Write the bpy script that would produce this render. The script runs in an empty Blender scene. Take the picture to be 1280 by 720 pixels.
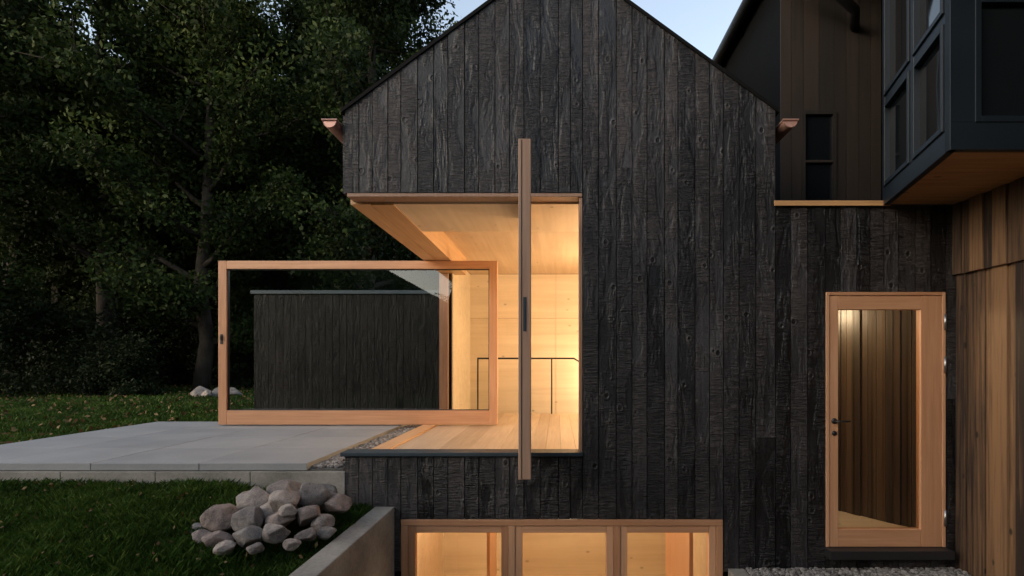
import bpy, math, random
import numpy as np
from mathutils import Vector, Matrix, noise as mnoise
random.seed(7); rng=np.random.default_rng(7)
scene=bpy.context.scene
COL=scene.collection
# ------------------------------------------------------------ materials
def newmat(name):
    m=bpy.data.materials.new(name); m.use_nodes=True
    nt=m.node_tree; b=nt.nodes['Principled BSDF']
    return m,nt,b
def N(nt,t,**kw):
    n=nt.nodes.new(t)
    for k,v in kw.items(): setattr(n,k,v)
    return n
def L(nt,a,b): nt.links.new(a,b)
def ramp(nt,fac,stops):
    r=N(nt,'ShaderNodeValToRGB'); e=r.color_ramp.elements
    while len(e)>1: e.remove(e[0])
    e[0].position=stops[0][0]; c=stops[0][1]; e[0].color=(*c,1) if len(c)==3 else c
    for p,c in stops[1:]:
        x=e.new(p); x.color=(*c,1)
    L(nt,fac,r.inputs['Fac']); return r.outputs['Color']
def coords(nt,scale=(1,1,1),rnd=True,k=7.3):
    tc=N(nt,'ShaderNodeTexCoord'); out=tc.outputs['Object']
    if rnd:
        at=N(nt,'ShaderNodeAttribute',attribute_name='rnd')
        mu=N(nt,'ShaderNodeMath',operation='MULTIPLY'); L(nt,at.outputs['Fac'],mu.inputs[0]); mu.inputs[1].default_value=k*10
        ad=N(nt,'ShaderNodeVectorMath',operation='ADD'); L(nt,out,ad.inputs[0])
        cb=N(nt,'ShaderNodeCombineXYZ')
        for i in range(3): L(nt,mu.outputs[0],cb.inputs[i])
        L(nt,cb.outputs[0],ad.inputs[1]); out=ad.outputs[0]
    mp=N(nt,'ShaderNodeMapping'); mp.inputs['Scale'].default_value=scale; L(nt,out,mp.inputs['Vector'])
    return mp.outputs[0]
def noise(nt,vec,scale,detail=4,rough=.55,dist=0):
    n=N(nt,'ShaderNodeTexNoise'); n.inputs['Scale'].default_value=scale; n.inputs['Detail'].default_value=detail
    n.inputs['Roughness'].default_value=rough; n.inputs['Distortion'].default_value=dist
    L(nt,vec,n.inputs['Vector']); return n.outputs['Fac']
def math_(nt,op,a,b):
    m=N(nt,'ShaderNodeMath',operation=op)
    for i,x in enumerate((a,b)):
        if isinstance(x,(int,float)): m.inputs[i].default_value=x
        else: L(nt,x,m.inputs[i])
    return m.outputs[0]
def mixc(nt,fac,a,b,mode='MIX'):
    m=N(nt,'ShaderNodeMix',data_type='RGBA',blend_type=mode)
    if isinstance(fac,(int,float)): m.inputs[0].default_value=fac
    else: L(nt,fac,m.inputs[0])
    for i,x in ((6,a),(7,b)):
        if isinstance(x,tuple): m.inputs[i].default_value=(*x,1)
        else: L(nt,x,m.inputs[i])
    return m.outputs[2]
def bump(nt,b,h,strength,dist=.01):
    bp=N(nt,'ShaderNodeBump'); bp.inputs['Strength'].default_value=strength; bp.inputs['Distance'].default_value=dist
    L(nt,h,bp.inputs['Height']); L(nt,bp.outputs[0],b.inputs['Normal'])
def rndout(nt): return N(nt,'ShaderNodeAttribute',attribute_name='rnd').outputs['Fac']

def mat_charred(name,lo,hi,knot=(.0015,.0015,.0015),spec=.5):
    m,nt,b=newmat(name)
    v1=coords(nt,(30,30,1.4)); v2=coords(nt,(9,9,80)); v3=coords(nt,(6,6,4.6)); v4=coords(nt,(1,1,1),False); v5=coords(nt,(6,6,1.6)); v6=coords(nt,(70,70,50))
    streak=noise(nt,v1,1.3,5,.6,.1); crack=noise(nt,v2,1,3,.6,.6); grit=noise(nt,v6,1,3,.7)
    big=noise(nt,v4,1.1,4); patch=noise(nt,v5,1.2,3,.6,.3)
    vo=N(nt,'ShaderNodeTexVoronoi'); L(nt,v3,vo.inputs['Vector']); vo.inputs['Scale'].default_value=1.0
    def mr(src,a,b_,p,q):
        kn=N(nt,'ShaderNodeMapRange',interpolation_type='SMOOTHSTEP'); L(nt,src,kn.inputs[0]); kn.inputs[1].default_value=a; kn.inputs[2].default_value=b_; kn.inputs[3].default_value=p; kn.inputs[4].default_value=q; return kn.outputs[0]
    kn=mr(vo.outputs['Distance'],.08,.13,1,0); halo=mr(vo.outputs['Distance'],.12,.24,1,0)
    pm=mr(patch,.38,.56,0,1)
    f=math_(nt,'ADD',math_(nt,'MULTIPLY',streak,.55),math_(nt,'MULTIPLY',rndout(nt),.36))
    f=math_(nt,'ADD',f,math_(nt,'MULTIPLY',math_(nt,'SUBTRACT',big,.5),.9))
    f=math_(nt,'ADD',f,math_(nt,'MULTIPLY',math_(nt,'SUBTRACT',crack,.5),math_(nt,'MULTIPLY',pm,1.6)))
    f=math_(nt,'ADD',f,math_(nt,'MULTIPLY',math_(nt,'SUBTRACT',grit,.5),.75))
    f=math_(nt,'ADD',f,math_(nt,'MULTIPLY',halo,.20))
    c=ramp(nt,f,[(.22,lo),(.50,tuple(p+(q-p)*.30 for p,q in zip(lo,hi))),(.85,hi)])  # grain and board tones; the pale end also paints sheen into the colour
    c=mixc(nt,math_(nt,'MULTIPLY',pm,.55),c,mixc(nt,1.0,c,(1.25,1.0,.82),'MULTIPLY'))  # brownish highlight patches, part of the painted sheen
    c=mixc(nt,kn,c,knot)
    L(nt,c,b.inputs['Base Color']); b.inputs['Specular IOR Level'].default_value=spec
    r=math_(nt,'ADD',math_(nt,'MULTIPLY',crack,.40),.15); r=math_(nt,'ADD',r,math_(nt,'MULTIPLY',rndout(nt),.22)); L(nt,r,b.inputs['Roughness'])
    h=math_(nt,'ADD',math_(nt,'MULTIPLY',math_(nt,'MULTIPLY',crack,math_(nt,'ADD',pm,.2)),1.6),math_(nt,'MULTIPLY',streak,.16)); h=math_(nt,'ADD',h,math_(nt,'MULTIPLY',kn,-.7)); h=math_(nt,'ADD',h,math_(nt,'MULTIPLY',halo,.45)); h=math_(nt,'ADD',h,math_(nt,'MULTIPLY',grit,.40))
    bump(nt,b,h,.95,.009); return m
def mat_wood(name,dark,light,axis='Z',rough=.5,kn=0,gs=1.0,rv=.25,con=.7,bs=.25):
    m,nt,b=newmat(name)
    s={'Z':(22,22,.9),'X':(.9,22,22),'Y':(22,.9,22)}[axis]; s=tuple(q*gs for q in s)
    v=coords(nt,s); n1=noise(nt,v,1.6,6,.65,.25)
    v2=coords(nt,(1,1,1)); n2=noise(nt,v2,1.2,3)
    f=math_(nt,'ADD',math_(nt,'MULTIPLY',n1,con),math_(nt,'MULTIPLY',n2,1-con if con<1 else .2))
    f=math_(nt,'ADD',f,math_(nt,'MULTIPLY',math_(nt,'SUBTRACT',rndout(nt),.5),rv))
    c=ramp(nt,f,[(.3,dark),(.68,light)])
    if kn:
        v3=coords(nt,{'Z':(5,5,3),'X':(3,5,5),'Y':(5,3,5)}[axis])
        vo=N(nt,'ShaderNodeTexVoronoi'); L(nt,v3,vo.inputs['Vector']); vo.inputs['Scale'].default_value=1
        k=N(nt,'ShaderNodeMapRange',interpolation_type='SMOOTHSTEP'); L(nt,vo.outputs['Distance'],k.inputs[0]); k.inputs[1].default_value=.05; k.inputs[2].default_value=.12; k.inputs[3].default_value=kn; k.inputs[4].default_value=0
        c=mixc(nt,k.outputs[0],c,tuple(q*.35 for q in dark))
    L(nt,c,b.inputs['Base Color']); b.inputs['Roughness'].default_value=rough
    bump(nt,b,n1,bs,.004); return m
def mat_plain(name,c1,c2,scale=3,rough=.7,bs=.2,bd=.01,metal=0,detail=6,fine=40,rnd=False,rv=.4,spec=.5):
    m,nt,b=newmat(name); v=coords(nt,(1,1,1),rnd)
    a=noise(nt,v,scale,detail,.6); f2=noise(nt,v,fine,4,.65)
    f=math_(nt,'ADD',math_(nt,'MULTIPLY',a,.65),math_(nt,'MULTIPLY',f2,.35))
    if rnd: f=math_(nt,'ADD',f,math_(nt,'MULTIPLY',math_(nt,'SUBTRACT',rndout(nt),.5),rv))
    L(nt,ramp(nt,f,[(.3,c1),(.7,c2)]),b.inputs['Base Color']); b.inputs['Specular IOR Level'].default_value=spec
    L(nt,math_(nt,'ADD',math_(nt,'MULTIPLY',a,.2),rough-.1),b.inputs['Roughness']); b.inputs['Metallic'].default_value=metal
    bump(nt,b,f2,bs,bd); return m
def mat_rock():
    m,nt,b=newmat('granite'); v=coords(nt,(1,1,1),True)
    a=noise(nt,v,9,8,.65,.4); sp=noise(nt,v,110,3,.75); vein=noise(nt,v,22,7,.75,1.2)
    hue=ramp(nt,rndout(nt),[(0,(.16,.15,.145)),(.3,(.34,.26,.22)),(.55,(.21,.20,.19)),(.8,(.38,.32,.28)),(1,(.27,.24,.22))])
    f=math_(nt,'ADD',math_(nt,'MULTIPLY',a,.45),math_(nt,'ADD',math_(nt,'MULTIPLY',sp,.35),math_(nt,'MULTIPLY',vein,.35)))
    k=ramp(nt,f,[(.42,(.30,.30,.31)),(.57,(.95,.95,.95)),(.70,(1.5,1.42,1.35))])
    L(nt,mixc(nt,1.0,hue,k,'MULTIPLY'),b.inputs['Base Color']); b.inputs['Roughness'].default_value=.9; b.inputs['Specular IOR Level'].default_value=.3
    bump(nt,b,math_(nt,'ADD',vein,math_(nt,'MULTIPLY',sp,.5)),1.0,.018); return m
def mat_glass(name,boost=1.0):
    m=bpy.data.materials.new(name); m.use_nodes=True; nt=m.node_tree; nt.nodes.clear()
    o=N(nt,'ShaderNodeOutputMaterial'); mx=N(nt,'ShaderNodeMixShader'); t=N(nt,'ShaderNodeBsdfTransparent'); g=N(nt,'ShaderNodeBsdfGlossy')
    t.inputs[0].default_value=(.90,.92,.91,1); g.inputs['Roughness'].default_value=.0
    f=N(nt,'ShaderNodeFresnel'); f.inputs['IOR'].default_value=1.5
    k=math_(nt,'MULTIPLY',f.outputs[0],2.6*boost); mn=math_(nt,'MINIMUM',k,1.0)
    L(nt,mn,mx.inputs[0]); L(nt,t.outputs[0],mx.inputs[1]); L(nt,g.outputs[0],mx.inputs[2]); L(nt,mx.outputs[0],o.inputs[0]); return m
def mat_leaf(name,c1,c2,c3,trans=.25):
    m=bpy.data.materials.new(name); m.use_nodes=True; nt=m.node_tree; nt.nodes.clear()
    o=N(nt,'ShaderNodeOutputMaterial'); mx=N(nt,'ShaderNodeMixShader'); d=N(nt,'ShaderNodeBsdfPrincipled'); t=N(nt,'ShaderNodeBsdfTranslucent')
    d.inputs['Roughness'].default_value=.6; d.inputs['Specular IOR Level'].default_value=.12
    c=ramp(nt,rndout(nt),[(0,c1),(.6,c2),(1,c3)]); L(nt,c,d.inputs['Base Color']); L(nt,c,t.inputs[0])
    mx.inputs[0].default_value=trans; L(nt,d.outputs[0],mx.inputs[1]); L(nt,t.outputs[0],mx.inputs[2]); L(nt,mx.outputs[0],o.inputs[0]); return m

M={}
M['char']=mat_charred('charred_timber',(.002,.002,.0023),(.055,.053,.057),spec=.45)
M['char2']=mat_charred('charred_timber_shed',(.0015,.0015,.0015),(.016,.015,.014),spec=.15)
M['dark']=mat_plain('black_backing',(.002,.002,.002),(.003,.003,.003),spec=.1)
M['larch']=mat_wood('larch_frame',(.42,.20,.10),(.60,.33,.185),'Z',.42,0,1,.35)
M['larchx']=mat_wood('larch_frame_horizontal',(.42,.20,.10),(.60,.33,.185),'X',.42,0,1,.35)
M['larchy']=mat_wood('larch_frame_deep',(.50,.29,.14),(.70,.45,.25),'Y',.42)
M['larchg']=mat_wood('larch_unlit',(.25,.145,.095),(.42,.26,.175),'Z',.55)  # larch made duller and greyer: unlit dusk shade put into the colour
M['ply']=mat_wood('spruce_plywood',(.60,.48,.34),(.76,.64,.48),'X',.6,.5,.25)
M['plyc']=mat_wood('spruce_ceiling',(.52,.38,.25),(.70,.55,.38),'Y',.6,.5,.3)
M['floorw']=mat_wood('floor_boards',(.33,.24,.16),(.50,.38,.26),'Y',.4)
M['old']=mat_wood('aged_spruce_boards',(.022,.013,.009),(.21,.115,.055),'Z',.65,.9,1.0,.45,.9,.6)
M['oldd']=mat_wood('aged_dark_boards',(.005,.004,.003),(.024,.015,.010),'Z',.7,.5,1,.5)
M['screen']=mat_wood('hall_screen_boards',(.018,.012,.007),(.075,.045,.024),'Z',.3,.3,1,.4)
M['soff']=mat_wood('bay_soffit_wood',(.24,.115,.045),(.56,.31,.13),'X',.55,.7,.8)
M['navy']=mat_plain('dark_blue_paint',(.006,.010,.015),(.010,.016,.023),2,.4,.05,spec=.4)
M['steel']=mat_plain('dark_steel',(.010,.010,.011),(.018,.018,.019),3,.45,.1,.002)
M['hinge']=mat_plain('hinge_steel',(.4,.4,.4),(.5,.5,.5),3,.35,.1,.002,1)
M['copper']=mat_plain('copper',(.52,.29,.23),(.68,.42,.34),12,.5,.1,.002,.6)
M['conc']=mat_plain('concrete_paver',(.20,.205,.21),(.31,.31,.305),1.3,.75,.3,.003,0,8,60,True,.12)
M['concw']=mat_plain('board_concrete',(.12,.11,.095),(.34,.315,.27),2.6,.85,.6,.006,0,9,35)
M['rock']=mat_rock()
M['peb']=mat_plain('pebbles',(.07,.065,.06),(.30,.28,.26),2,.8,.3,.01,0,4,30,True)
M['soil']=mat_plain('ground_soil_grass',(.010,.017,.004),(.028,.044,.010),1.2,.95,.6,.03,0,8,30,spec=.1)
M['gravelb']=mat_plain('gravel_bed',(.04,.038,.035),(.16,.15,.13),30,.9,.8,.02,0,6,90)
M['bark']=mat_plain('bark',(.018,.015,.012),(.065,.055,.045),5,.9,.8,.03,0,8,22,spec=.1)
M['zinc']=mat_plain('metal_coping',(.03,.045,.055),(.045,.062,.075),2,.45,.05,.01,.3)
M['roofm']=mat_plain('roof_dark',(.003,.003,.003),(.006,.006,.006),2,.8,.1,spec=.15)
M['glass']=mat_glass('window_glass')
m,nt,b=newmat('dark_glazing'); b.inputs['Base Color'].default_value=(.006,.008,.010,1); b.inputs['Roughness'].default_value=.03
nn=noise(nt,coords(nt,(1,1,1),False),2.0,2); bump(nt,b,nn,.04,.02); M['dglass']=m
M['leafA']=mat_leaf('leaves_dark',(.008,.015,.004),(.027,.045,.012),(.078,.102,.028))
M['leafB']=mat_leaf('leaves_green',(.010,.019,.005),(.036,.057,.014),(.098,.115,.032))
M['leafC']=mat_leaf('leaves_shrub',(.005,.010,.004),(.018,.028,.010),(.048,.056,.024))
M['grass']=mat_leaf('grass_blades',(.015,.031,.004),(.038,.080,.011),(.090,.135,.026),.25)
M['fallen']=mat_leaf('fallen_leaf',(.06,.03,.012),(.15,.09,.04),(.24,.17,.08),.1)

# ------------------------------------------------------------ mesh builder
class MB:
    def __init__(s): s.v=[];s.f=[];s.r=[];s.m=[]
    def add(s,vs,fs,r=None,mi=0):
        o=len(s.v); s.v+= [tuple(p) for p in vs]; r=random.random() if r is None else r
        for f in fs: s.f.append([o+i for i in f]); s.r.append(r); s.m.append(mi)
    def box(s,x0,x1,y0,y1,z0,z1,mi=0,r=None):
        vs=[(x0,y0,z0),(x1,y0,z0),(x1,y1,z0),(x0,y1,z0),(x0,y0,z1),(x1,y0,z1),(x1,y1,z1),(x0,y1,z1)]
        s.add(vs,[(0,3,2,1),(4,5,6,7),(0,1,5,4),(1,2,6,5),(2,3,7,6),(3,0,4,7)],r,mi)
    def hexa(s,vs,mi=0,r=None): s.add(vs,[(0,3,2,1),(4,5,6,7),(0,1,5,4),(1,2,6,5),(2,3,7,6),(3,0,4,7)],r,mi)
    def tube(s,pts,rad,n=8,mi=0,r=None,cap=True):
        vs=[];fs=[];prev=None
        P=[Vector(p) for p in pts]
        for i,p in enumerate(P):
            d=(P[min(i+1,len(P)-1)]-P[max(i-1,0)]).normalized()
            if prev is None:
                a=Vector((0,0,1)) if abs(d.z)<.9 else Vector((1,0,0)); u=d.cross(a).normalized()
            else: u=(prev-d*prev.dot(d)).normalized()
            prev=u; w=d.cross(u); rr=rad[i] if hasattr(rad,'__len__') else rad
            for k in range(n):
                t=2*math.pi*k/n; vs.append(p+u*math.cos(t)*rr+w*math.sin(t)*rr)
        for i in range(len(P)-1):
            for k in range(n): fs.append((i*n+k,i*n+(k+1)%n,(i+1)*n+(k+1)%n,(i+1)*n+k))
        if cap: fs.append(tuple(range(n-1,-1,-1))); fs.append(tuple((len(P)-1)*n+k for k in range(n)))
        s.add(vs,fs,r,mi)
    def obj(s,name,mats,parent=None,smooth=False,bevel=0,loc=None):
        me=bpy.data.meshes.new(name); me.from_pydata(s.v,[],s.f)
        for m in mats: me.materials.append(M[m])
        me.polygons.foreach_set('material_index',s.m)
        a=me.attributes.new('rnd','FLOAT','FACE'); a.data.foreach_set('value',s.r)
        if smooth: me.polygons.foreach_set('use_smooth',[True]*len(s.f))
        me.update(); o=bpy.data.objects.new(name,me); COL.objects.link(o)
        if parent: o.parent=parent
        if loc: o.location=loc
        if bevel:
            b=o.modifiers.new('bev','BEVEL'); b.width=bevel; b.segments=2; b.limit_method='ANGLE'
        return o
def empty(name,loc=(0,0,0)):
    e=bpy.data.objects.new(name,None); e.location=loc; COL.objects.link(e); return e
def npmesh(name,verts,fs,rnd,mat,parent=None):
    n,k,_=verts.shape; me=bpy.data.meshes.new(name)
    me.vertices.add(n*k); me.vertices.foreach_set('co',verts.reshape(-1).astype(np.float32))
    me.loops.add(n*k); me.loops.foreach_set('vertex_index',np.arange(n*k,dtype=np.int32))
    me.polygons.add(n); me.polygons.foreach_set('loop_start',np.arange(0,n*k,k,dtype=np.int32)); me.polygons.foreach_set('loop_total',np.full(n,k,dtype=np.int32))
    a=me.attributes.new('rnd','FLOAT','FACE'); a.data.foreach_set('value',np.clip(rnd,0,1).astype(np.float32))
    me.materials.append(M[mat]); me.update(calc_edges=True); return me
def leaves(cent,size,asp=.55,flat=0.0):
    n=len(cent); d=rng.normal(size=(n,3)); d/=np.linalg.norm(d,axis=1)[:,None]
    w=rng.normal(size=(n,3)); w[:,2]*=(1-flat); w=np.cross(d,w); w/=np.linalg.norm(w,axis=1)[:,None]
    s=(size*rng.uniform(.6,1.3,n))[:,None]
    return np.stack([cent-d*s,cent+w*s*asp,cent+d*s,cent-w*s*asp],axis=1)

# ------------------------------------------------------------ board cladding
def breaks(a,b,must,wmin=.12,wmax=.165):
    ps=sorted(set([a,b]+[m for m in must if a<m<b])); out=[a]
    for p,q in zip(ps[:-1],ps[1:]):
        n=max(1,round((q-p)/((wmin+wmax)/2))); w=np.array([random.uniform(wmin,wmax) for _ in range(n)]); w*= (q-p)/w.sum()
        for c in np.cumsum(w): out.append(p+c)
        out[-1]=q
    return out
def boards(mb,u0,u1,bot,top,holes,T,must=(),gap=.0022,th=.022,wmin=.12,wmax=.165,jit=.003,mi=0,joint=0,alt=0):
    mu=list(must)+[h[0] for h in holes]+[h[1] for h in holes]
    br=breaks(u0,u1,mu,wmin,wmax)
    for n_,(a,b) in enumerate(zip(br[:-1],br[1:])):
        c=(a+b)/2; hs=sorted([(h[2],h[3]) for h in holes if h[0]<=c<=h[1]]); segs=[];z=bot
        for h0,h1 in hs:
            if h0>z: segs.append((z,h0))
            z=max(z,h1)
        if z<min(top(a),top(b)): segs.append((z,None))
        if joint and random.random()<joint:
            s2=[]
            for s in segs:
                e=s[1] if s[1] else top(c)
                if e-s[0]>2.2:
                    j=random.uniform(s[0]+.8,e-.8); s2+=[(s[0],j-.0015),(j+.0015,s[1])]
                else: s2.append(s)
            segs=s2
        for s,e in segs:
            ta=e if e is not None else top(a+gap); tb=e if e is not None else top(b-gap)
            d=th+random.uniform(-jit,jit)+(alt if n_%2 else 0); d2=d+random.uniform(-.0015,.0015); a_,b_=a+gap,b-gap
            if alt and n_%2: a_-=.012; b_+=.012
            vs=[T(a_,d,s),T(b_,d2,s),T(b_,0,s),T(a_,0,s),T(a_,d,ta),T(b_,d2,tb),T(b_,0,tb),T(a_,0,ta)]
            mb.hexa(vs,mi)
# ============================================================ BLACK HOUSE
XL,XR=-1.886,1.943; AP=(.014,3.64); EV=2.236; DEPTH=8.0
XE=3.56
def gtop(x):
    if x<=AP[0]: return EV+(x-XL)/(AP[0]-XL)*(AP[1]-EV)
    if x<=XR: return AP[1]-(x-AP[0])/(XR-AP[0])*(AP[1]-EV)
    return 1.40
house=empty('black_house')
mb=MB()
TF=lambda u,d,z:(u,-d,z)
WIN=(-1.386,1.479,-3.2,-1.393); DOOR=(2.386,3.457,-1.70,.629)
boards(mb,XL,XE,-1.86,gtop,[(XL,.229,-.83,1.51),WIN,DOOR],TF,must=[AP[0],XR],joint=.25,gap=.0035,jit=.004)
TS=lambda u,d,z:(XL-d,u,z)
boards(mb,0.0,DEPTH,-1.2,lambda u:EV-.03,[(0,4.15,-.9,1.51)],TS)
mb.obj('cladding',['char'],house)
mb=MB(); e=.001
def wallpoly(mb,y0,y1,poly,mi=0):
    n=len(poly); vs=[(p[0],y0,p[1]) for p in poly]+[(p[0],y1,p[1]) for p in poly]
    mb.add(vs,[tuple(range(n)),tuple(range(2*n-1,n-1,-1))]+[(i,i+n,(i+1)%n+n,(i+1)%n) for i in range(n)],None,mi)
wallpoly(mb,0.002,.16,[(XL+.004,1.515),(XR-.004,1.515),(XR-.004,EV-.02),(AP[0],AP[1]-.03),(XL+.004,EV-.02)])
mb.box(.235,XR,.002,.16,-1.39,1.513)
mb.box(XR+.002,XE,.002,.16,.632,1.39); mb.box(XR+.002,2.383,.002,.16,-1.9,.63); mb.box(3.46,XE,.002,.16,-1.9,.63)
mb.box(XL+.004,.233,.002,.16,-1.39,-.835); mb.box(1.482,XR,.002,.16,-3.2,-1.392); mb.box(XL+.004,-1.39,.002,.16,-3.2,-1.392)
mb.box(XL+.004,-1.72,4.17,DEPTH,-3.2,EV-.04); mb.box(XL+.004,-1.72,.162,4.168,1.515,EV-.04); mb.box(XL+.004,-1.72,.162,4.168,-3.2,-.95)
mb.box(XR-.16,XR-.005,.162,DEPTH,-3.2,EV-.04); mb.box(-1.71,XR-.17,DEPTH-.15,DEPTH,-3.2,EV+.1)
mb.obj('structure',['dark'],house)
mb=MB()
for (xa,za),(xb,zb) in (((XL-.03,EV-.022),(AP[0],AP[1])),((AP[0],AP[1]),(XR+.03,EV-.022))):
    t=.035; vs=[(xa,-.038,za),(xb,-.038,zb),(xb,DEPTH,zb),(xa,DEPTH,za),(xa,-.038,za+t),(xb,-.038,zb+t),(xb,DEPTH,zb+t),(xa,DEPTH,za+t)]
    mb.hexa(vs)
mb.obj('roof',['roofm'],house)
for sx,xc in ((-1,XL-.115),(1,XR+.115)):
    mb=MB(); zc=2.13; R=.062; n=12
    vs=[];fs=[]
    for y in (-.07,DEPTH):
        for k in range(n+1):
            t=math.pi+math.pi*k/n; vs.append((xc+R*math.cos(t),y,zc+R*math.sin(t)))
        for k in range(n+1):
            t=2*math.pi-math.pi*k/n; vs.append((xc+(R-.004)*math.cos(t),y,zc+(R-.004)*math.sin(t)))
    q=2*(n+1)
    for k in range(q): fs.append((k,(k+1)%q,q+(k+1)%q,q+k))
    mb.add(vs,fs)
    cap=[(xc+(R-.001)*math.cos(math.pi+math.pi*k/n),-.066,zc+(R-.001)*math.sin(math.pi+math.pi*k/n)) for k in range(n+1)]
    mb.add(cap,[tuple(range(n+1))])
    mb.tube([(xc+R,-.072,zc+.004),(xc+R,DEPTH,zc+.004)],.009); mb.tube([(xc-R,-.072,zc+.004),(xc-R,DEPTH,zc+.004)],.009)
    mb.tube([(xc-R-.008,-.074,zc+.006),(xc+R+.008,-.074,zc+.006)],.008)
    mb.obj('gutter',['copper'],house)
# ---------------- ground floor interior
FL=-.905
mb=MB()
xb=-1.715
while xb<XR-.18:
    xn=min(xb+.16,XR-.17); mb.box(xb,xn-.002,.165,4.95,FL-.12,FL); xb=xn
mb.obj('interior_floor',['floorw'],house)
mb=MB()
mb.box(-1.70,XR-.17,6.0,6.05,-3.0,1.73)
mb.box(-1.718,-1.70,4.17,6.0,-3.0,1.73)
mb.box(XR-.19,XR-.165,.17,6.0,-1.0,1.73)
mb.box(.235,XR-.19,.165,.18,-.9,1.6)
mb.obj('interior_walls',['ply'],house)
mb=MB()
mb.box(-1.70,XR-.17,1.25,6.0,1.735,1.76)
mb.box(-1.50,XR-.17,.165,1.25,1.46,1.76)
mb.obj('ceiling',['plyc'],house)
mb=MB(); mb.box(-1.714,-1.505,.166,4.3,1.452,1.735)
mb.obj('side_lintel_lining',['larchy'],house)
mb=MB()
mb.box(-.02,-.014,5.996,6.0,-1.5,1.73); mb.box(-1.7,1.7,5.992,6.0,.86,.868)
mb.obj('panel_joints',['floorw'],house)
mb=MB()
mb.box(XL+.02,.226,-.018,.16,1.475,1.506,1)
mb.box(.200,.228,-.005,.17,-.80,1.475,0)
mb.box(XL-.015,XL+.16,.162,4.15,1.455,1.51,2)
mb.box(XL-.02,XL+.12,4.08,4.165,-.86,1.45,0)
mb.obj('opening_frame',['larchg','larchg','larchy'],house,bevel=.003)
mb=MB(); mb.box(XL-.03,.23,-.05,.163,-.832,-.798); mb.obj('window_sill',['zinc'],house,bevel=.004)
mb=MB(); mb.box(XL-.02,XL+.17,.165,4.15,-.93,-.885); mb.obj('threshold',['larchy'],house,bevel=.004)
def pivot_window(name,p0,p1,z0,z1,w,th,mats,latch=True):
    e=empty(name); d=Vector((p1[0]-p0[0],p1[1]-p0[1])); Lw=d.length; ang=math.atan2(d.y,d.x)
    e.location=(p0[0],p0[1],0); e.rotation_euler=(0,0,ang)
    mb=MB()
    mb.box(0,w,-th/2,th/2,z0,z1,0); mb.box(Lw-w,Lw,-th/2,th/2,z0,z1,0)
    mb.obj('stiles',[mats[0]],e,bevel=.005)
    mb=MB(); mb.box(w,Lw-w,-th/2+.002,th/2-.002,z1-w,z1,0); mb.box(w,Lw-w,-th/2+.002,th/2-.002,z0,z0+w*1.75,0)
    mb.obj('rails',[mats[1]],e,bevel=.005)
    mb=MB()
    for (a,b,c,dd) in ((w,w+.012,z0+w*1.75,z1-w),(Lw-w-.012,Lw-w,z0+w*1.75,z1-w)): mb.box(a,b,-.02,.02,c,dd)
    mb.box(w+.012,Lw-w-.012,-.02,.02,z1-w-.012,z1-w); mb.box(w+.012,Lw-w-.012,-.02,.02,z0+w*1.75,z0+w*1.75+.012)
    mb.obj('gasket',['steel'],e)
    mb=MB(); mb.add([(w,0,z0+w),(Lw-w,0,z0+w),(Lw-w,0,z1-w),(w,0,z1-w)],[(0,1,2,3)]); mb.obj('glass',['glass'],e)
    if latch:
        mb=MB(); zc=(z0+z1)/2+.05
        mb.box(.03,.07,-th/2-.006,-th/2,zc-.07,zc+.07); mb.box(.04,.06,-th/2-.03,-th/2-.006,zc-.01,zc+.05)
        mb.obj('latch',['steel'],e,bevel=.002)
    return e
pivot_window('pivot_window',(-4.81,3.0),(-.846,3.0),-.885,1.445,.115,.09,('larch','larchx'))
pw=pivot_window('pivot_window',(-.206,-1.4),(-.326,.7),-.755,1.44,.11,.082,('larchg','larchg'),False)
mb=MB(); mb.box(-.003,0,-.010,.010,.2,.42); mb.box(-.006,-.003,-.005,.005,.25,.36); mb.obj('edge_lock',['zinc'],pw)
mb=MB(); mb.box(-.002,.0,.018,.023,-.75,1.43); mb.obj('edge_seal',['oldd'],pw)
rail=empty('stair_railing')
mb=MB(); y=4.86
mb.box(-1.40,.30,y-.012,y+.012,.055,.085)
mb.hexa([(.30,y-.012,.055),(.62,y-.012,-.14),(.62,y+.012,-.14),(.30,y+.012,.055),(.30,y-.012,.085),(.62,y-.012,-.11),(.62,y+.012,-.11),(.30,y+.012,.085)])
for x in (-1.39,-.09): mb.box(x-.012,x+.012,y-.012,y+.012,FL,.055)
mb.obj('rails',['steel'],rail)
def lamp(x,y,z,ceil,power,rad=.10,col=(1,.74,.45)):
    e=empty('pendant_lamp'); mb=MB()
    mb.tube([(x,y,ceil),(x,y,z+.16)],.004); mb.tube([(x,y,z+.16),(x,y,z+.12),(x,y,z+.10)],[.03,.05,.11],16,cap=False)
    mb.obj('shade',['steel'],e)
    ld=bpy.data.lights.new('bulb','POINT'); ld.energy=power; ld.color=col; ld.shadow_soft_size=rad
    o=bpy.data.objects.new('bulb',ld); o.location=(x,y,z-.02); COL.objects.link(o); o.parent=e
lamp(1.1,1.4,1.1,1.46,78); lamp(1.1,3.8,1.1,1.73,122); lamp(1.25,5.45,-.3,1.73,92)
lamp(.2,2.6,-1.28,-1.07,62); lamp(-1.2,2.3,-1.28,-1.07,42); lamp(.75,.45,-1.22,-1.07,14)
lamp(2.2,.95,.6,1.2,38)
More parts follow.
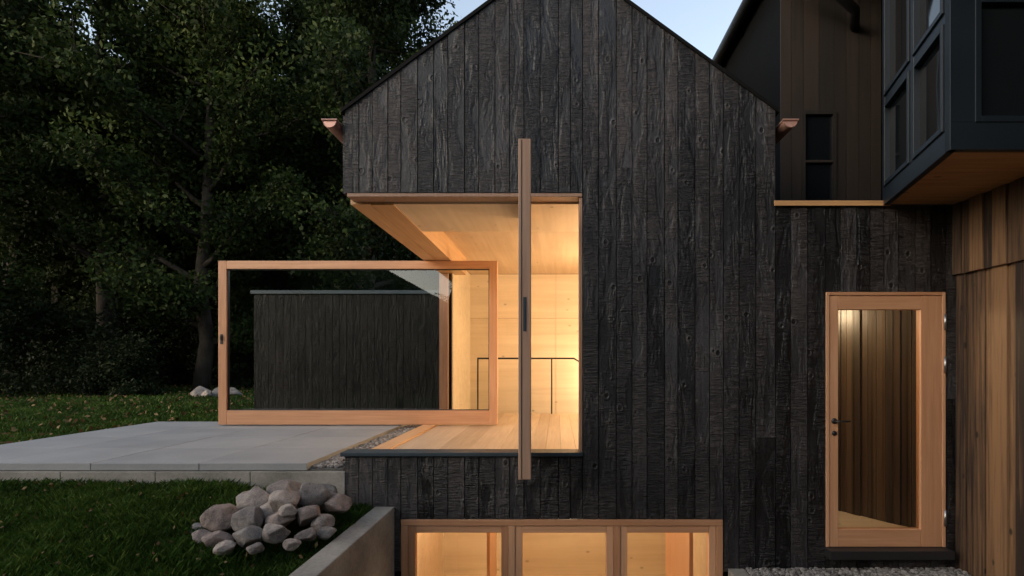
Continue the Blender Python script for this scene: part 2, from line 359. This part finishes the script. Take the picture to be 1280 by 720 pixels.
# ---------------- basement
mb=MB(); B0,B1=-3.2,-1.06
mb.box(-1.70,1.75,3.4,3.45,B0,B1); mb.box(-1.715,-1.70,.165,3.4,B0,B1); mb.box(1.752,1.77,.165,3.4,B0,B1); mb.box(-1.7,1.75,.165,3.4,B1,B1+.03)
mb.box(-1.7,1.75,.165,3.4,B0-.05,B0)
mb.obj('basement_walls',['ply'],house)
mb=MB()
mb.box(-.62,-.50,1.3,1.42,B0,B1-.002,0); mb.box(-.9,-.86,2.2,3.0,B0,B1-.002,0)
mb.box(1.30,1.34,.5,1.7,B0,B1-.002,0)
mb.obj('basement_timber',['larch'],house,bevel=.004)
bw=empty('basement_window'); bw.parent=house
mb=MB(); x0,x1,zt=WIN[0],WIN[1],WIN[3]; zb=-3.05
mb.box(x0+.004,x1-.004,-.03,.10,zt-.058,zt-.004,1)
mb.box(x0+.004,x0+.062,-.029,.10,zb,zt-.06,0); mb.box(x1-.062,x1-.004,-.029,.10,zb,zt-.06,0)
for a in (-.43,.505): mb.box(a,a+.058,-.028,.10,zb,zt-.06,0)
for a,b in ((x0+.064,-.432),(-.370,.503),(.565,x1-.064)):
    w=.062
    mb.box(a,a+w,-.018,.06,zb,zt-.062,0); mb.box(b-w,b,-.018,.06,zb,zt-.062,0); mb.box(a+w,b-w,-.017,.06,zt-.062-w,zt-.063,1)
mb.obj('frame',['larch','larchx'],bw,bevel=.004)
mb=MB(); mb.add([(x0+.05,.02,zb),(x1-.05,.02,zb),(x1-.05,.02,zt-.05),(x0+.05,.02,zt-.05)],[(0,1,2,3)]); mb.obj('glass',['glass'],bw)
# ---------------- entrance door
dr=empty('entrance_door'); dr.parent=house
mb=MB(); a,b,c,d=2.39,3.453,-1.64,.625
mb.box(a,a+.03,-.03,.12,c,d,0); mb.box(b-.03,b,-.03,.12,c,d,0); mb.box(a+.03,b-.03,-.03,.12,d-.03,d,1)
mb.box(a+.034,a+.112,-.022,.05,c,d-.034,0); mb.box(b-.215,b-.034,-.022,.05,c,d-.034,0)
mb.box(a+.112,b-.215,-.021,.05,d-.155,d-.034,1); mb.box(a+.112,b-.215,-.021,.05,c,c+.155,1)
mb.obj('leaf_and_frame',['larch','larchx'],dr,bevel=.004)
mb=MB(); mb.add([(a+.11,.01,c+.15),(b-.21,.01,c+.15),(b-.21,.01,d-.15),(a+.11,.01,d-.15)],[(0,1,2,3)]); mb.obj('glass',['glass'],dr)
mb=MB()
mb.tube([(a+.075,-.022,-.52),(a+.075,-.03,-.52)],.026,16); mb.tube([(a+.075,-.03,-.52),(a+.075,-.065,-.52),(a+.095,-.075,-.52),(a+.19,-.075,-.52)],.009,10)
mb.tube([(a+.075,-.022,-.63),(a+.075,-.03,-.63)],.022,16)
mb.obj('handle',['steel'],dr,True)
mb=MB()
for z in (.36,-.02,-1.38):
    mb.tube([(b-.012,-.04,z-.07),(b-.012,-.04,z+.07)],.011,10)
mb.obj('hinges',['hinge'],dr,True)
mb=MB(); mb.box(a-.01,b+.01,-.13,.1,-1.72,-1.643); mb.obj('doorstep',['steel'],dr,bevel=.004)
mb=MB(); mb.box(2.0,3.5,.17,3.0,-1.70,-1.60); mb.obj('hall_floor',['ply'],dr)
mb=MB(); mb.box(1.98,3.55,3.0,3.03,-1.7,1.3); mb.box(1.96,1.98,.17,3.0,-1.7,1.3); mb.box(3.5,3.53,.17,3.0,-1.7,1.3); mb.box(1.98,3.5,.17,3.0,1.25,1.3)
mb.obj('hall_walls',['plyc'],dr)
mb=MB(); ax,ay,bx,by=2.60,1.75,3.49,.35; Ld=math.hypot(bx-ax,by-ay); ux,uy=(bx-ax)/Ld,(by-ay)/Ld
boards(mb,0,Ld,-1.598,lambda u:1.24,[],lambda u,dd,z:(ax+ux*u+uy*dd,ay+uy*u-ux*dd,z),wmin=.06,wmax=.10,jit=.012,gap=.004)
mb.obj('hall_screen',['screen'],dr)
mb=MB(); mb.box(XR-.02,2.95,-.04,.35,1.402,1.438); mb.obj('ledge_cap',['oldd'],house,bevel=.003)
mb=MB(); mb.box(XR-.02,2.95,-.055,-.042,1.385,1.43); mb.obj('ledge_trim',['soff'],house,bevel=.002)
mb=MB(); mb.box(XR+.01,XE,.36,3.6,1.36,1.40); mb.obj('flat_roof',['roofm'],house)

# ============================================================ OLD TIMBER HOUSE
old=empty('old_timber_house')
WX=3.585
mb=MB()
TW=lambda u,d,z:(WX-d,u,z)
boards(mb,-6.5,-.02,-1.86,lambda u:.80,[],TW,wmin=.085,wmax=.13,gap=.005,jit=.005,alt=.014)
boards(mb,-6.5,-.02,.775,lambda u:1.40,[],lambda u,d,z:(WX-.035-d,u,z),wmin=.085,wmax=.13,gap=.005,jit=.005,alt=.014)
mb.obj('wall_boards',['old'],old,bevel=.002)
mb=MB(); mb.box(WX+.002,9,-6.5,9,-1.9,4.4); mb.obj('structure',['dark'],old)
mb=MB()
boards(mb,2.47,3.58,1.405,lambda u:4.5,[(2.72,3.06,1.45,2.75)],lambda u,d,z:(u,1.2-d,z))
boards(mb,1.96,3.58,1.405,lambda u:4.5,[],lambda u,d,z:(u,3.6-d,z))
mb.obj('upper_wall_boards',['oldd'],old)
mb=MB(); mb.box(2.48,3.58,1.205,3.5,1.4,4.5); mb.obj('upper_structure',['dark'],old)
mb=MB()
for a,b,c,d in ((2.70,2.735,1.45,2.77),(3.04,3.075,1.45,2.77),(2.735,3.04,2.73,2.77),(2.735,3.04,2.2,2.225),(2.735,3.04,1.45,1.49)): mb.box(a,b,1.155,1.2,c,d)
mb.obj('upper_window_frame',['oldd'],old)
mb=MB(); mb.add([(2.73,1.195,1.45),(3.05,1.195,1.45),(3.05,1.195,2.74),(2.73,1.195,2.74)],[(0,1,2,3)]); mb.obj('upper_window_glass',['dglass'],old)
mb=MB(); ex,ez=2.42,4.42; sl=.75; x2=6.3
mb.hexa([(ex,-7,ez),(x2,-7,ez+(x2-ex)*sl),(x2,9.5,ez+(x2-ex)*sl),(ex,9.5,ez),(ex,-7,ez+.14),(x2,-7,ez+(x2-ex)*sl+.14),(x2,9.5,ez+(x2-ex)*sl+.14),(ex,9.5,ez+.14)])
mb.hexa([(x2,-7,ez+(x2-ex)*sl),(10.2,-7,ez),(10.2,9.5,ez),(x2,9.5,ez+(x2-ex)*sl),(x2,-7,ez+(x2-ex)*sl+.14),(10.2,-7,ez+.14),(10.2,9.5,ez+.14),(x2,9.5,ez+(x2-ex)*sl+.14)])
mb.obj('roof',['roofm'],old)
mb=MB()
for k in range(22):
    yy=-6.6+k*.75; mb.hexa([(ex+.06,yy,ez-.09),(x2,yy,ez-.09+(x2-ex-.06)*sl),(x2,yy+.09,ez-.09+(x2-ex-.06)*sl),(ex+.06,yy+.09,ez-.09),(ex+.06,yy,ez+.04),(x2,yy,ez+.04+(x2-ex-.06)*sl),(x2,yy+.09,ez+.04+(x2-ex-.06)*sl),(ex+.06,yy+.09,ez+.04)])
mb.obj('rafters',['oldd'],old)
mb=MB(); mb.tube([(ex-.05,-7,ez+.04),(ex-.05,9.5,ez+.04)],.075,14)
gy=.75; mb.tube([(ex-.03,gy,ez),(ex-.02,gy,ez-.18),(ex+.03,gy,ez-.3),(ex+.12,gy,ez-.38),(ex+.5,gy+.1,ez-.56),(ex+.75,gy+.2,ez-.68),(ex+.9,gy+.5,ez-.75)],.05,14)
mb.obj('gutter_and_downpipe',['steel'],old,True)
bay=empty('bay_window'); bay.parent=old
Z0,Z1=1.39,4.3
A=(2.89,-.03); Bp=(2.57,-1.33); C=(3.9,-1.33); Dd=(3.9,-.03)
mb=MB()
def prism(mb,poly,z0,z1,mi=0):
    n=len(poly); vs=[(*p,z0) for p in poly]+[(*p,z1) for p in poly]
    mb.add(vs,[tuple(range(n-1,-1,-1)),tuple(range(n,2*n))]+[(i,(i+1)%n,(i+1)%n+n,i+n) for i in range(n)],None,mi)
prism(mb,[A,Bp,C,Dd][::1],Z0+.14,Z0+.20)
mb.obj('core',['navy'],bay)
mb=MB()
fd=Vector((Bp[0]-A[0],Bp[1]-A[1])); FLn=fd.length; fu=fd/FLn; fn=Vector((fu.y,-fu.x))
if fn.x>0: fn=-fn
def LF(mb,a,b,z0,z1,d0,d1,mi=0):
    q=lambda u,d:(A[0]+fu.x*u+fn.x*d,A[1]+fu.y*u+fn.y*d)
    p=[q(a,d1),q(b,d1),q(b,d0),q(a,d0)]
    mb.hexa([(*x,z0) for x in p]+[(*x,z1) for x in p],mi)
LF(mb,0,FLn,Z0,Z0+.15,-.05,.0)
LF(mb,.0,.06,Z0+.15,Z1,-.05,0); LF(mb,FLn-.07,FLn+.0,Z0+.15,Z1,-.05,.0); LF(mb,FLn*.49,FLn*.49+.07,Z0+.15,Z1,-.05,.001)
LF(mb,.06,FLn*.49,2.26,2.33,-.05,-.002); LF(mb,FLn*.49+.07,FLn-.07,2.26,2.33,-.05,-.002)
for a,b in ((.062,FLn*.49-.002),(FLn*.49+.072,FLn-.072)):
    for z0,z1 in ((Z0+.152,2.258),(2.332,Z1)):
        w=.035
        LF(mb,a,a+w,z0,z1,-.045,.014); LF(mb,b-w,b,z0,z1,-.045,.014); LF(mb,a+w,b-w,z0,z0+w,-.045,.013); LF(mb,a+w,b-w,z1-w,z1,-.045,.013)
def FF(mb,a,b,z0,z1,y0,y1): mb.box(Bp[0]+a,Bp[0]+b,Bp[1]+y0,Bp[1]+y1,z0,z1)
FF(mb,0.0,1.33,Z0,Z0+.18,-.012,.04); FF(mb,.0,.16,Z0+.18,Z1,-.012,.04); FF(mb,.16,1.33,Z0+1.0,Z0+1.08,-.010,.04); FF(mb,.75,.83,Z0+.18,Z0+1.0,-.011,.04)
FF(mb,.16,.20,Z0+.18,Z0+1.0,-.02,.03);FF(mb,.20,.75,Z0+.18,Z0+.22,-.019,.03);FF(mb,.20,.75,Z0+.96,Z0+1.0,-.019,.03)
mb.obj('frames',['navy'],bay,bevel=.003)
mb=MB()
LF(mb,.02,FLn-.02,Z0+.16,Z1-.01,-.045,-.030); mb.box(Bp[0]+.1,3.9,Bp[1]+.02,Bp[1]+.035,Z0+.19,Z1)
mb.obj('glazing',['dglass'],bay)
mb=MB(); prism(mb,[(A[0]+.04,A[1]-.0),(Bp[0]+.055,Bp[1]+.045),(3.54,-1.285),(3.54,-.03)],Z0+.012,Z0+.13); mb.obj('soffit',['soff'],bay)
mb=MB(); prism(mb,[A,Bp,C,Dd],Z1,Z1+.05); mb.obj('top',['navy'],bay)

# ============================================================ SHED
shed=empty('black_shed')
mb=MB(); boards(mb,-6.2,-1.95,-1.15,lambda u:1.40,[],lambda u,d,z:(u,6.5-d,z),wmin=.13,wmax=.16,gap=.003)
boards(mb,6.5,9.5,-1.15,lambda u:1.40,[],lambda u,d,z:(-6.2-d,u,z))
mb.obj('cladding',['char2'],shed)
mb=MB(); mb.box(-6.198,-1.95,6.502,9.5,-1.2,1.40); mb.obj('structure',['dark'],shed)
mb=MB(); mb.box(-6.26,-1.93,6.44,9.56,1.402,1.475); mb.obj('coping',['zinc'],shed,bevel=.004)

# ============================================================ TERRACE
ter=empty('concrete_terrace')
mb=MB(); random.seed(5)
TX0,TX1,TY0,TY1=-6.1,-2.23,-.0,3.55
xs=np.linspace(TX0,TX1,5); ys=[TY0,.9,1.78,2.66,TY1]
for i in range(4):
    for j in range(4): mb.box(xs[i]+.003,xs[i+1]-.003,ys[j]+.003,ys[j+1]-.003,-.965,-.902+random.uniform(-.001,.001))
mb.obj('pavers',['conc'],ter,bevel=.003)
mb=MB(); mb.box(TX0+.02,TX1-.01,.02,TY1-.02,-1.35,-.968)
for i in range(5):
    w=(XL-.0-TX0)/5; mb.box(TX0+.01+i*w,TX0+.01+(i+1)*w-.006,-.03,.018,-1.35,-.972)
mb.obj('base_blocks',['concw'],ter,bevel=.004)
gs=empty('gravel_strip'); mb=MB(); mb.box(-2.225,-1.91,.02,6.4,-1.3,-.955); mb.obj('bed',['gravelb'],gs)
def pebbles(name,parent,x0,x1,y0,y1,z,n,s0,s1,mat='peb'):
    base=[(0,0,1),(0,0,-1)]+[(math.cos(t)*c,math.sin(t)*c,s) for s,c in ((.5,.85),(-.5,.85)) for t in np.arange(0,6.28,1.2566)[:5]]
    fs=[]
    for k in range(5):
        k2=(k+1)%5; fs+= [(0,2+k,2+k2),(2+k,7+k,7+k2),(2+k,7+k2,2+k2),(1,7+k2,7+k)]
    base=np.array(base); tri=base[np.array(fs)]
    out=[];rr=[]
    for i in range(n):
        s=random.uniform(s0,s1); sc=np.array([s*random.uniform(.7,1.3),s*random.uniform(.7,1.3),s*.65]); a=random.uniform(0,6.28)
        R=np.array([[math.cos(a),-math.sin(a),0],[math.sin(a),math.cos(a),0],[0,0,1]])
        p=np.array([random.uniform(x0,x1),random.uniform(y0,y1),z+random.uniform(0,s*.5)])
        out.append((tri*sc)@R.T+p); rr+=[random.random()]*20
    me=npmesh(name,np.concatenate(out),None,np.array(rr),mat); o=bpy.data.objects.new(name,me); COL.objects.link(o)
    if parent: o.parent=parent
    return o
pebbles('pebbles',gs,-2.215,-1.92,.05,5,-.95,2600,.012,.028)
rw=empty('retaining_wall'); mb=MB(); mb.box(-1.615,-1.44,-3.2,-.026,-3.3,-1.28); mb.obj('wall',['concw'],rw,bevel=.008)
lw=empty('light_well'); mb=MB(); mb.box(-1.435,1.52,-3.1,-.03,-3.3,-3.22); mb.box(1.52,1.66,-3.2,-.026,-3.3,-1.83); mb.box(-1.438,1.52,-3.26,-3.1,-3.3,-1.83); mb.obj('walls_and_floor',['concw'],lw,bevel=.006)

# ============================================================ GROUND
def sm(t): t=min(1,max(0,t)); return t*t*(3-2*t)
def gh(x,y):
    left=-1.09-.19*sm((x+3.2)/1.4)*(1-sm((y-.0)/1.0))-.07*max(0,min(-y,6))
    if y>3: left+= .012*min(y-3,40)
    if y>24: left+=.12*(min(y,80)-24)  # added hillside behind the forest, there to darken the backdrop
    left+=.05*(mnoise.noise(Vector((x*.25,y*.25,3)))) if y>4.5 or x<-7 else 0
    right=-1.84
    if y<=-3.1: t=sm((x+4.5)/3.0)
    elif y<=0: t=0 if x<-1.55 else 1
    else: t=0 if (x<3 or y>9) else 1
    z=left*(1-t)+right*t
    if y<-21:
        dip=math.exp(-((x+12.5)/5.0)**4)
        z+=sm((-21-y)/11)*(12.5*(1-.93*dip))  # unseen hill added behind the camera to block horizon glow, except at the dip
    return z
def axis(l): return sorted(set(l))
gx=axis([-400,-200,-120,-80,-60,-50,-42,-36]+[-32+i*1.0 for i in range(25)]+[-7.5+i*.25 for i in range(24)]+[-1.61,-1.5,-1.42,-.5,.5,1.55,1.62,2,2.5,3,3.6,4.5,6,8,10,14,20,30,50,80,120,200,400])
gyv=axis([-400,-200,-100,-60,-42,-32,-30,-28,-26,-24,-22,-20,-12,-9,-7,-5]+[-4+i*.25 for i in range(17)]+[-3.11]+[.5,1,2,3,4,5,6,7,8]+[9+i*1.0 for i in range(20)]+[32,36,40,50,60,80,120,200,400])
mb=MB(); idx={}
for i,x in enumerate(gx):
    for j,y in enumerate(gyv): idx[(i,j)]=len(mb.v); mb.v.append((x,y,gh(x,y)))
for i in range(len(gx)-1):
    for j in range(len(gyv)-1):
        cx=(gx[i]+gx[i+1])/2; cy=(gyv[j]+gyv[j+1])/2
        if -1.5<cx<1.55 and -3.1<cy<0: continue
        if -1.6<cx<9 and 0<cy<9: continue
        mb.f.append([idx[(i,j)],idx[(i+1,j)],idx[(i+1,j+1)],idx[(i,j+1)]]); mb.r.append(.5); mb.m.append(0)
mb.obj('ground',['soil'],None,True)
def ghv(P): return np.array([gh(float(a),float(b)) for a,b in P])
def grass(name,parts):
    allv=[];allr=[]
    for (x0,x1,y0,y1,n,h0,h1,w) in parts:
        P=np.stack([rng.uniform(x0,x1,n),rng.uniform(y0,y1,n)],1)
        keep=~((P[:,0]>-6.12)&(P[:,0]<-1.88)&(P[:,1]>-.04)&(P[:,1]<3.57)) & ~((P[:,0]>-1.6)&(P[:,1]>-3.2)) & ~((P[:,0]>-6.25)&(P[:,1]>6.4)&(P[:,1]<9.6)); P=P[keep]; n=len(P)
        z=ghv(P); c=np.stack([P[:,0],P[:,1],z-.005],1)
        a=rng.uniform(0,6.28,n); d=np.stack([np.cos(a),np.sin(a),np.zeros(n)],1)
        patch=np.array([mnoise.noise(Vector((float(p[0])*1.3,float(p[1])*1.3,0)))+.5*mnoise.noise(Vector((float(p[0])*5,float(p[1])*5,4))) for p in P])
        h=rng.uniform(h0,h1,n)*(1+.6*patch); b=rng.uniform(0,6.28,n); lean=np.stack([np.cos(b),np.sin(b),np.zeros(n)],1)*(h*rng.uniform(.1,.9,n))[:,None]
        tip=c+lean+np.stack([np.zeros(n),np.zeros(n),h],1); ww=w*rng.uniform(.6,1.3,n)[:,None]
        mid=c+lean*.35+np.stack([np.zeros(n),np.zeros(n),h*.6],1)
        allv.append(np.stack([c-d*ww,c+d*ww,mid+d*ww*.7,tip],1)); allr.append(np.clip(.45+.5*patch+rng.normal(0,.22,n),0,1))
    me=npmesh(name,np.concatenate(allv),None,np.concatenate(allr),'grass'); o=bpy.data.objects.new(name,me); COL.objects.link(o)
grass('lawn_grass',[(-6.5,-1.63,-2.6,-.03,100000,.035,.09,.0032),(-9,-6.0,-1.5,3,25000,.04,.09,.006),(-20,-6.0,2.5,9,60000,.04,.09,.010),(-26,-1.9,3.5,20,60000,.05,.10,.016)])
P=np.stack([rng.uniform(-22,-6.2,2400),rng.uniform(1,18,2400)],1); P2=np.stack([rng.uniform(-5,-1.7,260),rng.uniform(-2.2,-.05,260)],1)
def fl(P,s,n):
    c=np.stack([P[:,0],P[:,1],ghv(P)+n],1); return leaves(c,s,.6)
V=np.concatenate([fl(P,.045,.07),fl(P2,.018,.055)]); me=npmesh('fallen_leaves',V,None,rng.uniform(0,1,len(V)),'fallen'); o=bpy.data.objects.new('fallen_leaves',me); COL.objects.link(o)
gr=empty('gravel_bed'); mb=MB(); mb.box(1.66,3.55,-2.4,-.03,-1.9,-1.832); mb.obj('bed',['gravelb'],gr)
pebbles('pebbles',gr,1.67,3.54,-.9,-.04,-1.83,3500,.010,.024)

# ============================================================ ROCKS
import bmesh
def rock(mbv,c,s,seed):
    r=random.Random(seed); bm=bmesh.new(); bmesh.ops.create_icosphere(bm,subdivisions=4,radius=1)
    planes=[(Vector((r.gauss(0,1),r.gauss(0,1),r.gauss(0,1))).normalized(),r.uniform(.55,.85)) for _ in range(11)]
    sc=Vector((s*r.uniform(1.05,1.45),s*r.uniform(.85,1.15),s*r.uniform(.72,.95))); rot=Matrix.Rotation(r.uniform(0,6.28),3,'Z')@Matrix.Rotation(r.uniform(-.5,.5),3,'X')
    off=Vector((r.uniform(0,50),)*3)
    for v in bm.verts:
        p=v.co.copy()
        for n,d in planes:
            k=p.dot(n)-d
            if k>0: p-=n*k*(.78+.17*min(1,k*3))
        p*=1+.10*mnoise.noise(p*1.4+off)+.045*mnoise.noise(p*4.5+off)+.018*mnoise.noise(p*11+off)
        v.co=rot@Vector((p.x*sc.x,p.y*sc.y,p.z*sc.z))+Vector(c)
    vs=[v.co.copy() for v in bm.verts]; fs=[[v.index for v in f.verts] for f in bm.faces]; bm.free()
    mbv.add(vs,fs,r.random())
rk=empty('rock_pile'); mb=MB()
RK=[(-2.42,-.95,-1.12,.11),(-2.20,-.98,-1.12,.115),(-2.12,-1.15,-1.20,.08),(-1.97,-1.10,-1.18,.09),(-1.76,-1.05,-1.22,.065),(-2.34,-1.15,-1.22,.075),(-2.46,-1.10,-1.22,.06),(-2.22,-1.24,-1.24,.055),
    (-2.30,-.72,-1.07,.12),(-2.05,-.80,-1.06,.11),(-1.90,-.62,-1.03,.13),(-2.16,-.55,-1.05,.12),(-1.72,-.62,-1.11,.095),(-2.42,-.55,-1.12,.11),(-1.84,-.85,-1.13,.10),(-1.74,-.85,-1.19,.07),(-2.0,-.93,-1.14,.09),(-2.52,-.75,-1.17,.08),(-2.3,-.35,-1.14,.12),(-1.98,-.3,-1.13,.13),(-2.15,-.75,-1.14,.14),(-1.93,-.95,-1.08,.065),
    (-1.82,-1.16,-1.25,.045),(-2.02,-1.25,-1.25,.05),(-2.58,-.95,-1.2,.05),(-1.66,-.95,-1.23,.05)]
for i,(x,y,z,s) in enumerate(RK): rock(mb,(x,y,z),s*1.1,100+i)
mb.obj('stones',['rock'],rk,True)
rk=empty('rock_pile'); mb=MB()
for i,(x,y,s) in enumerate([(-10.3,11.2,.26),(-9.8,11.3,.22),(-10.0,11.0,.14),(-9.5,11.4,.24)]): rock(mb,(x,y,gh(x,y)+.08),s,300+i)
mb.obj('stones',['rock'],rk,True)

# ============================================================ TREES
def make_tree_data(seed,H,R,nleaf,lsize,first=.18,leafmat='leafA'):
    r=random.Random(seed); mb=MB(); clumps=[]
    tp=[];x=y=0
    for i in range(9):
        t=i/8; tp.append(Vector((x,y,t*H*.93))); x+=r.uniform(-.22,.22); y+=r.uniform(-.22,.22)
    mb.tube(tp,[H*.016*(1-.88*(i/8))+.02 for i in range(9)],10)
    nb=24
    for k in range(nb):
        t=first+(.93-first)*(k/(nb-1)); i=min(7,int(t*8)); base=tp[i].lerp(tp[i+1],t*8-i)
        a=k*2.4+r.uniform(-.4,.4); prof=math.sin(math.pi*min(1,(t-first)/(1-first)*.80+.22))
        Ln=R*max(.3,prof)*r.uniform(.75,1.15); d=Vector((math.cos(a),math.sin(a),r.uniform(.15,.6))).normalized(); p=base.copy(); pts=[p.copy()]
        for s in range(6):
            d=(d+Vector((r.uniform(-.22,.22),r.uniform(-.22,.22),r.uniform(-.02,.16)))).normalized(); p=p+d*Ln/6; pts.append(p.copy())
            if s>=1:
                clumps.append((p.copy(),.42+.30*r.random()))
                for q in range(2):
                    d2=(d+Vector((r.uniform(-1,1),r.uniform(-1,1),r.uniform(-.5,.6)))).normalized(); e=p+d2*Ln*r.uniform(.18,.38)
                    mb.tube([p,(p+e)/2+Vector((0,0,.08)),e],[.03,.02,.008],5); clumps.append((e,.40+.35*r.random()))
        mb.tube(pts,list(np.linspace(H*.0075*(1.1-t)+.02,.012,7)),7)
    C=np.array([c[0] for c in clumps]); S=np.array([c[1] for c in clumps]); tone=rng.uniform(0,1,len(C))
    pick=rng.integers(0,len(C),nleaf); off=rng.normal(size=(nleaf,3)); off/=np.linalg.norm(off,axis=1)[:,None]; rad=rng.uniform(0.15,1,nleaf)**.5
    off*= (rad*S[pick]*1.35)[:,None]; off[:,2]*=.7
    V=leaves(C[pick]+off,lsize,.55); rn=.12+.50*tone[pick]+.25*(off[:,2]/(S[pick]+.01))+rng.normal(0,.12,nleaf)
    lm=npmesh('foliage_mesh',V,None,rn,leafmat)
    me=bpy.data.meshes.new('trunk_mesh'); me.from_pydata(mb.v,[],mb.f); me.materials.append(M['bark']); me.polygons.foreach_set('use_smooth',[True]*len(mb.f)); me.update()
    return me,lm
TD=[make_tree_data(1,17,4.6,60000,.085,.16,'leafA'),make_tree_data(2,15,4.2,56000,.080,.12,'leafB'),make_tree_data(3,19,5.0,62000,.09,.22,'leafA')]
def tree(td,x,y,s,rot,name='deciduous_tree'):
    e=empty(name,(x,y,gh(x,y)-.1)); e.rotation_euler=(0,0,rot); e.scale=(s,s,s)
    for nm,me in (('trunk',td[0]),('foliage',td[1])):
        o=bpy.data.objects.new(nm,me); COL.objects.link(o); o.parent=e
rr=random.Random(21)
tree(TD[1],-11.6,13.2,1.0,.5); tree(TD[0],-6.7,15.0,1.02,2.0); tree(TD[2],-15.5,14.5,1.0,1.0); tree(TD[1],-18.5,10.5,1.0,3.0)
tree(TD[2],-9.9,19.5,.95,4.0); tree(TD[0],-13.8,18.5,1.05,5.0); tree(TD[1],-21,16.5,1.1,0.2)
for k in range(10):
    x=-34+k*2.9+rr.uniform(-.6,.6); tree(TD[k%3],x-1,23+rr.uniform(-1.5,1.5),rr.uniform(.95,1.15),rr.uniform(0,6))
def shrubs(name,spec,n,ls,mat,dens=10):
    C=[];S=[]
    for (x,y,h,w) in spec:
        for q in range(int(dens*w*h)):
            a=rr.uniform(0,6.28); rad=w*math.sqrt(rr.random()); z=h*rr.random()*(1-.35*(rad/w)**2)
            C.append((x+rad*math.cos(a),y+rad*math.sin(a),gh(x,y)+z)); S.append(rr.uniform(.25,.5))
    C=np.array(C);S=np.array(S)*max(1,ls/.08); tone=rng.uniform(0,1,len(C)); pick=rng.integers(0,len(C),n); off=rng.normal(size=(n,3))*.55*S[pick][:,None]
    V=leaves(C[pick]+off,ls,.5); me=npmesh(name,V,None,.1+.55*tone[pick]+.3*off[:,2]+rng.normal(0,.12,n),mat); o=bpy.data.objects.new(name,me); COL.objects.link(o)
shrubs('shrubs',[(-30+i*1.7,17+rr.uniform(-1.2,1.5),rr.uniform(2.2,4.8),rr.uniform(1.2,1.9)) for i in range(17)]+[(-16.5,11.5,3.3,1.6),(-14.6,13,2.6,1.4),(-5,18,4,2),(-3,19,4,2)],170000,.070,'leafC')
shrubs('distant_trees',[(-44+i*2.6,30+rr.uniform(-1,1),14+rr.uniform(-2,2),2.6) for i in range(15)],60000,.30,'leafC',3)
shrubs('flowering_shrub',[(-12.6,11.6,1.5,.9),(-13.6,11.8,1.1,.8)],14000,.05,'leafC')
sp=[]
for i in range(30):
    x=-38+i*2.0
    h=12+rr.uniform(-2,2)
    if -15.5<x<-3.5: continue
    if x>2: h=8
    sp.append((x,-19+rr.uniform(-1,1),h,1.7))
shrubs('distant_trees',sp,60000,.20,'leafC',3)
shrubs('distant_trees',[(-13.5+i*1.1,-18+rr.uniform(-1,1),2.0+rr.uniform(-.8,2.6),.9) for i in range(9)],16000,.11,'leafC',4)
tree(TD[1],-16.5,-17,.8,2.0); tree(TD[1],-3.5,-18,.7,1.0)

# ============================================================ SKY & SUN
w=bpy.data.worlds.new('World'); scene.world=w; w.use_nodes=True; nt=w.node_tree; bg=nt.nodes['Background']
sky=N(nt,'ShaderNodeTexSky',sky_type='NISHITA'); sky.sun_disc=False
sd=Vector((-1,-.75,.26)).normalized(); el=math.asin(sd.z); az=math.atan2(sd.x,sd.y)
sky.sun_elevation=el; sky.sun_rotation=az%(2*math.pi); sky.altitude=200; sky.air_density=1.0; sky.dust_density=3.0; sky.ozone_density=1.0
hs=N(nt,'ShaderNodeHueSaturation'); hs.inputs['Saturation'].default_value=.68; L(nt,sky.outputs[0],hs.inputs['Color'])
L(nt,hs.outputs[0],bg.inputs[0]); bg.inputs[1].default_value=.44
sl_=bpy.data.lights.new('sun','SUN'); sl_.energy=.5; sl_.angle=math.radians(25); sl_.color=(1,.84,.68)
so=bpy.data.objects.new('sun',sl_); COL.objects.link(so); so.rotation_euler=sd.to_track_quat('Z','Y').to_euler()

# ============================================================ CAMERA
cam=bpy.data.cameras.new('camera'); co=bpy.data.objects.new('camera',cam); COL.objects.link(co)
co.location=(0,-5,0); co.rotation_euler=(math.pi/2,0,0); cam.sensor_width=36; cam.lens=36*700/1280
cam.shift_x=-56/1280; cam.shift_y=93/1280; cam.clip_end=1500; cam.clip_start=.05
scene.camera=co
for o in list(COL.objects):
    if o.parent is None: o.location.z+=1.84
scene.view_settings.view_transform='Standard'; scene.view_settings.look='None'; scene.view_settings.exposure=0
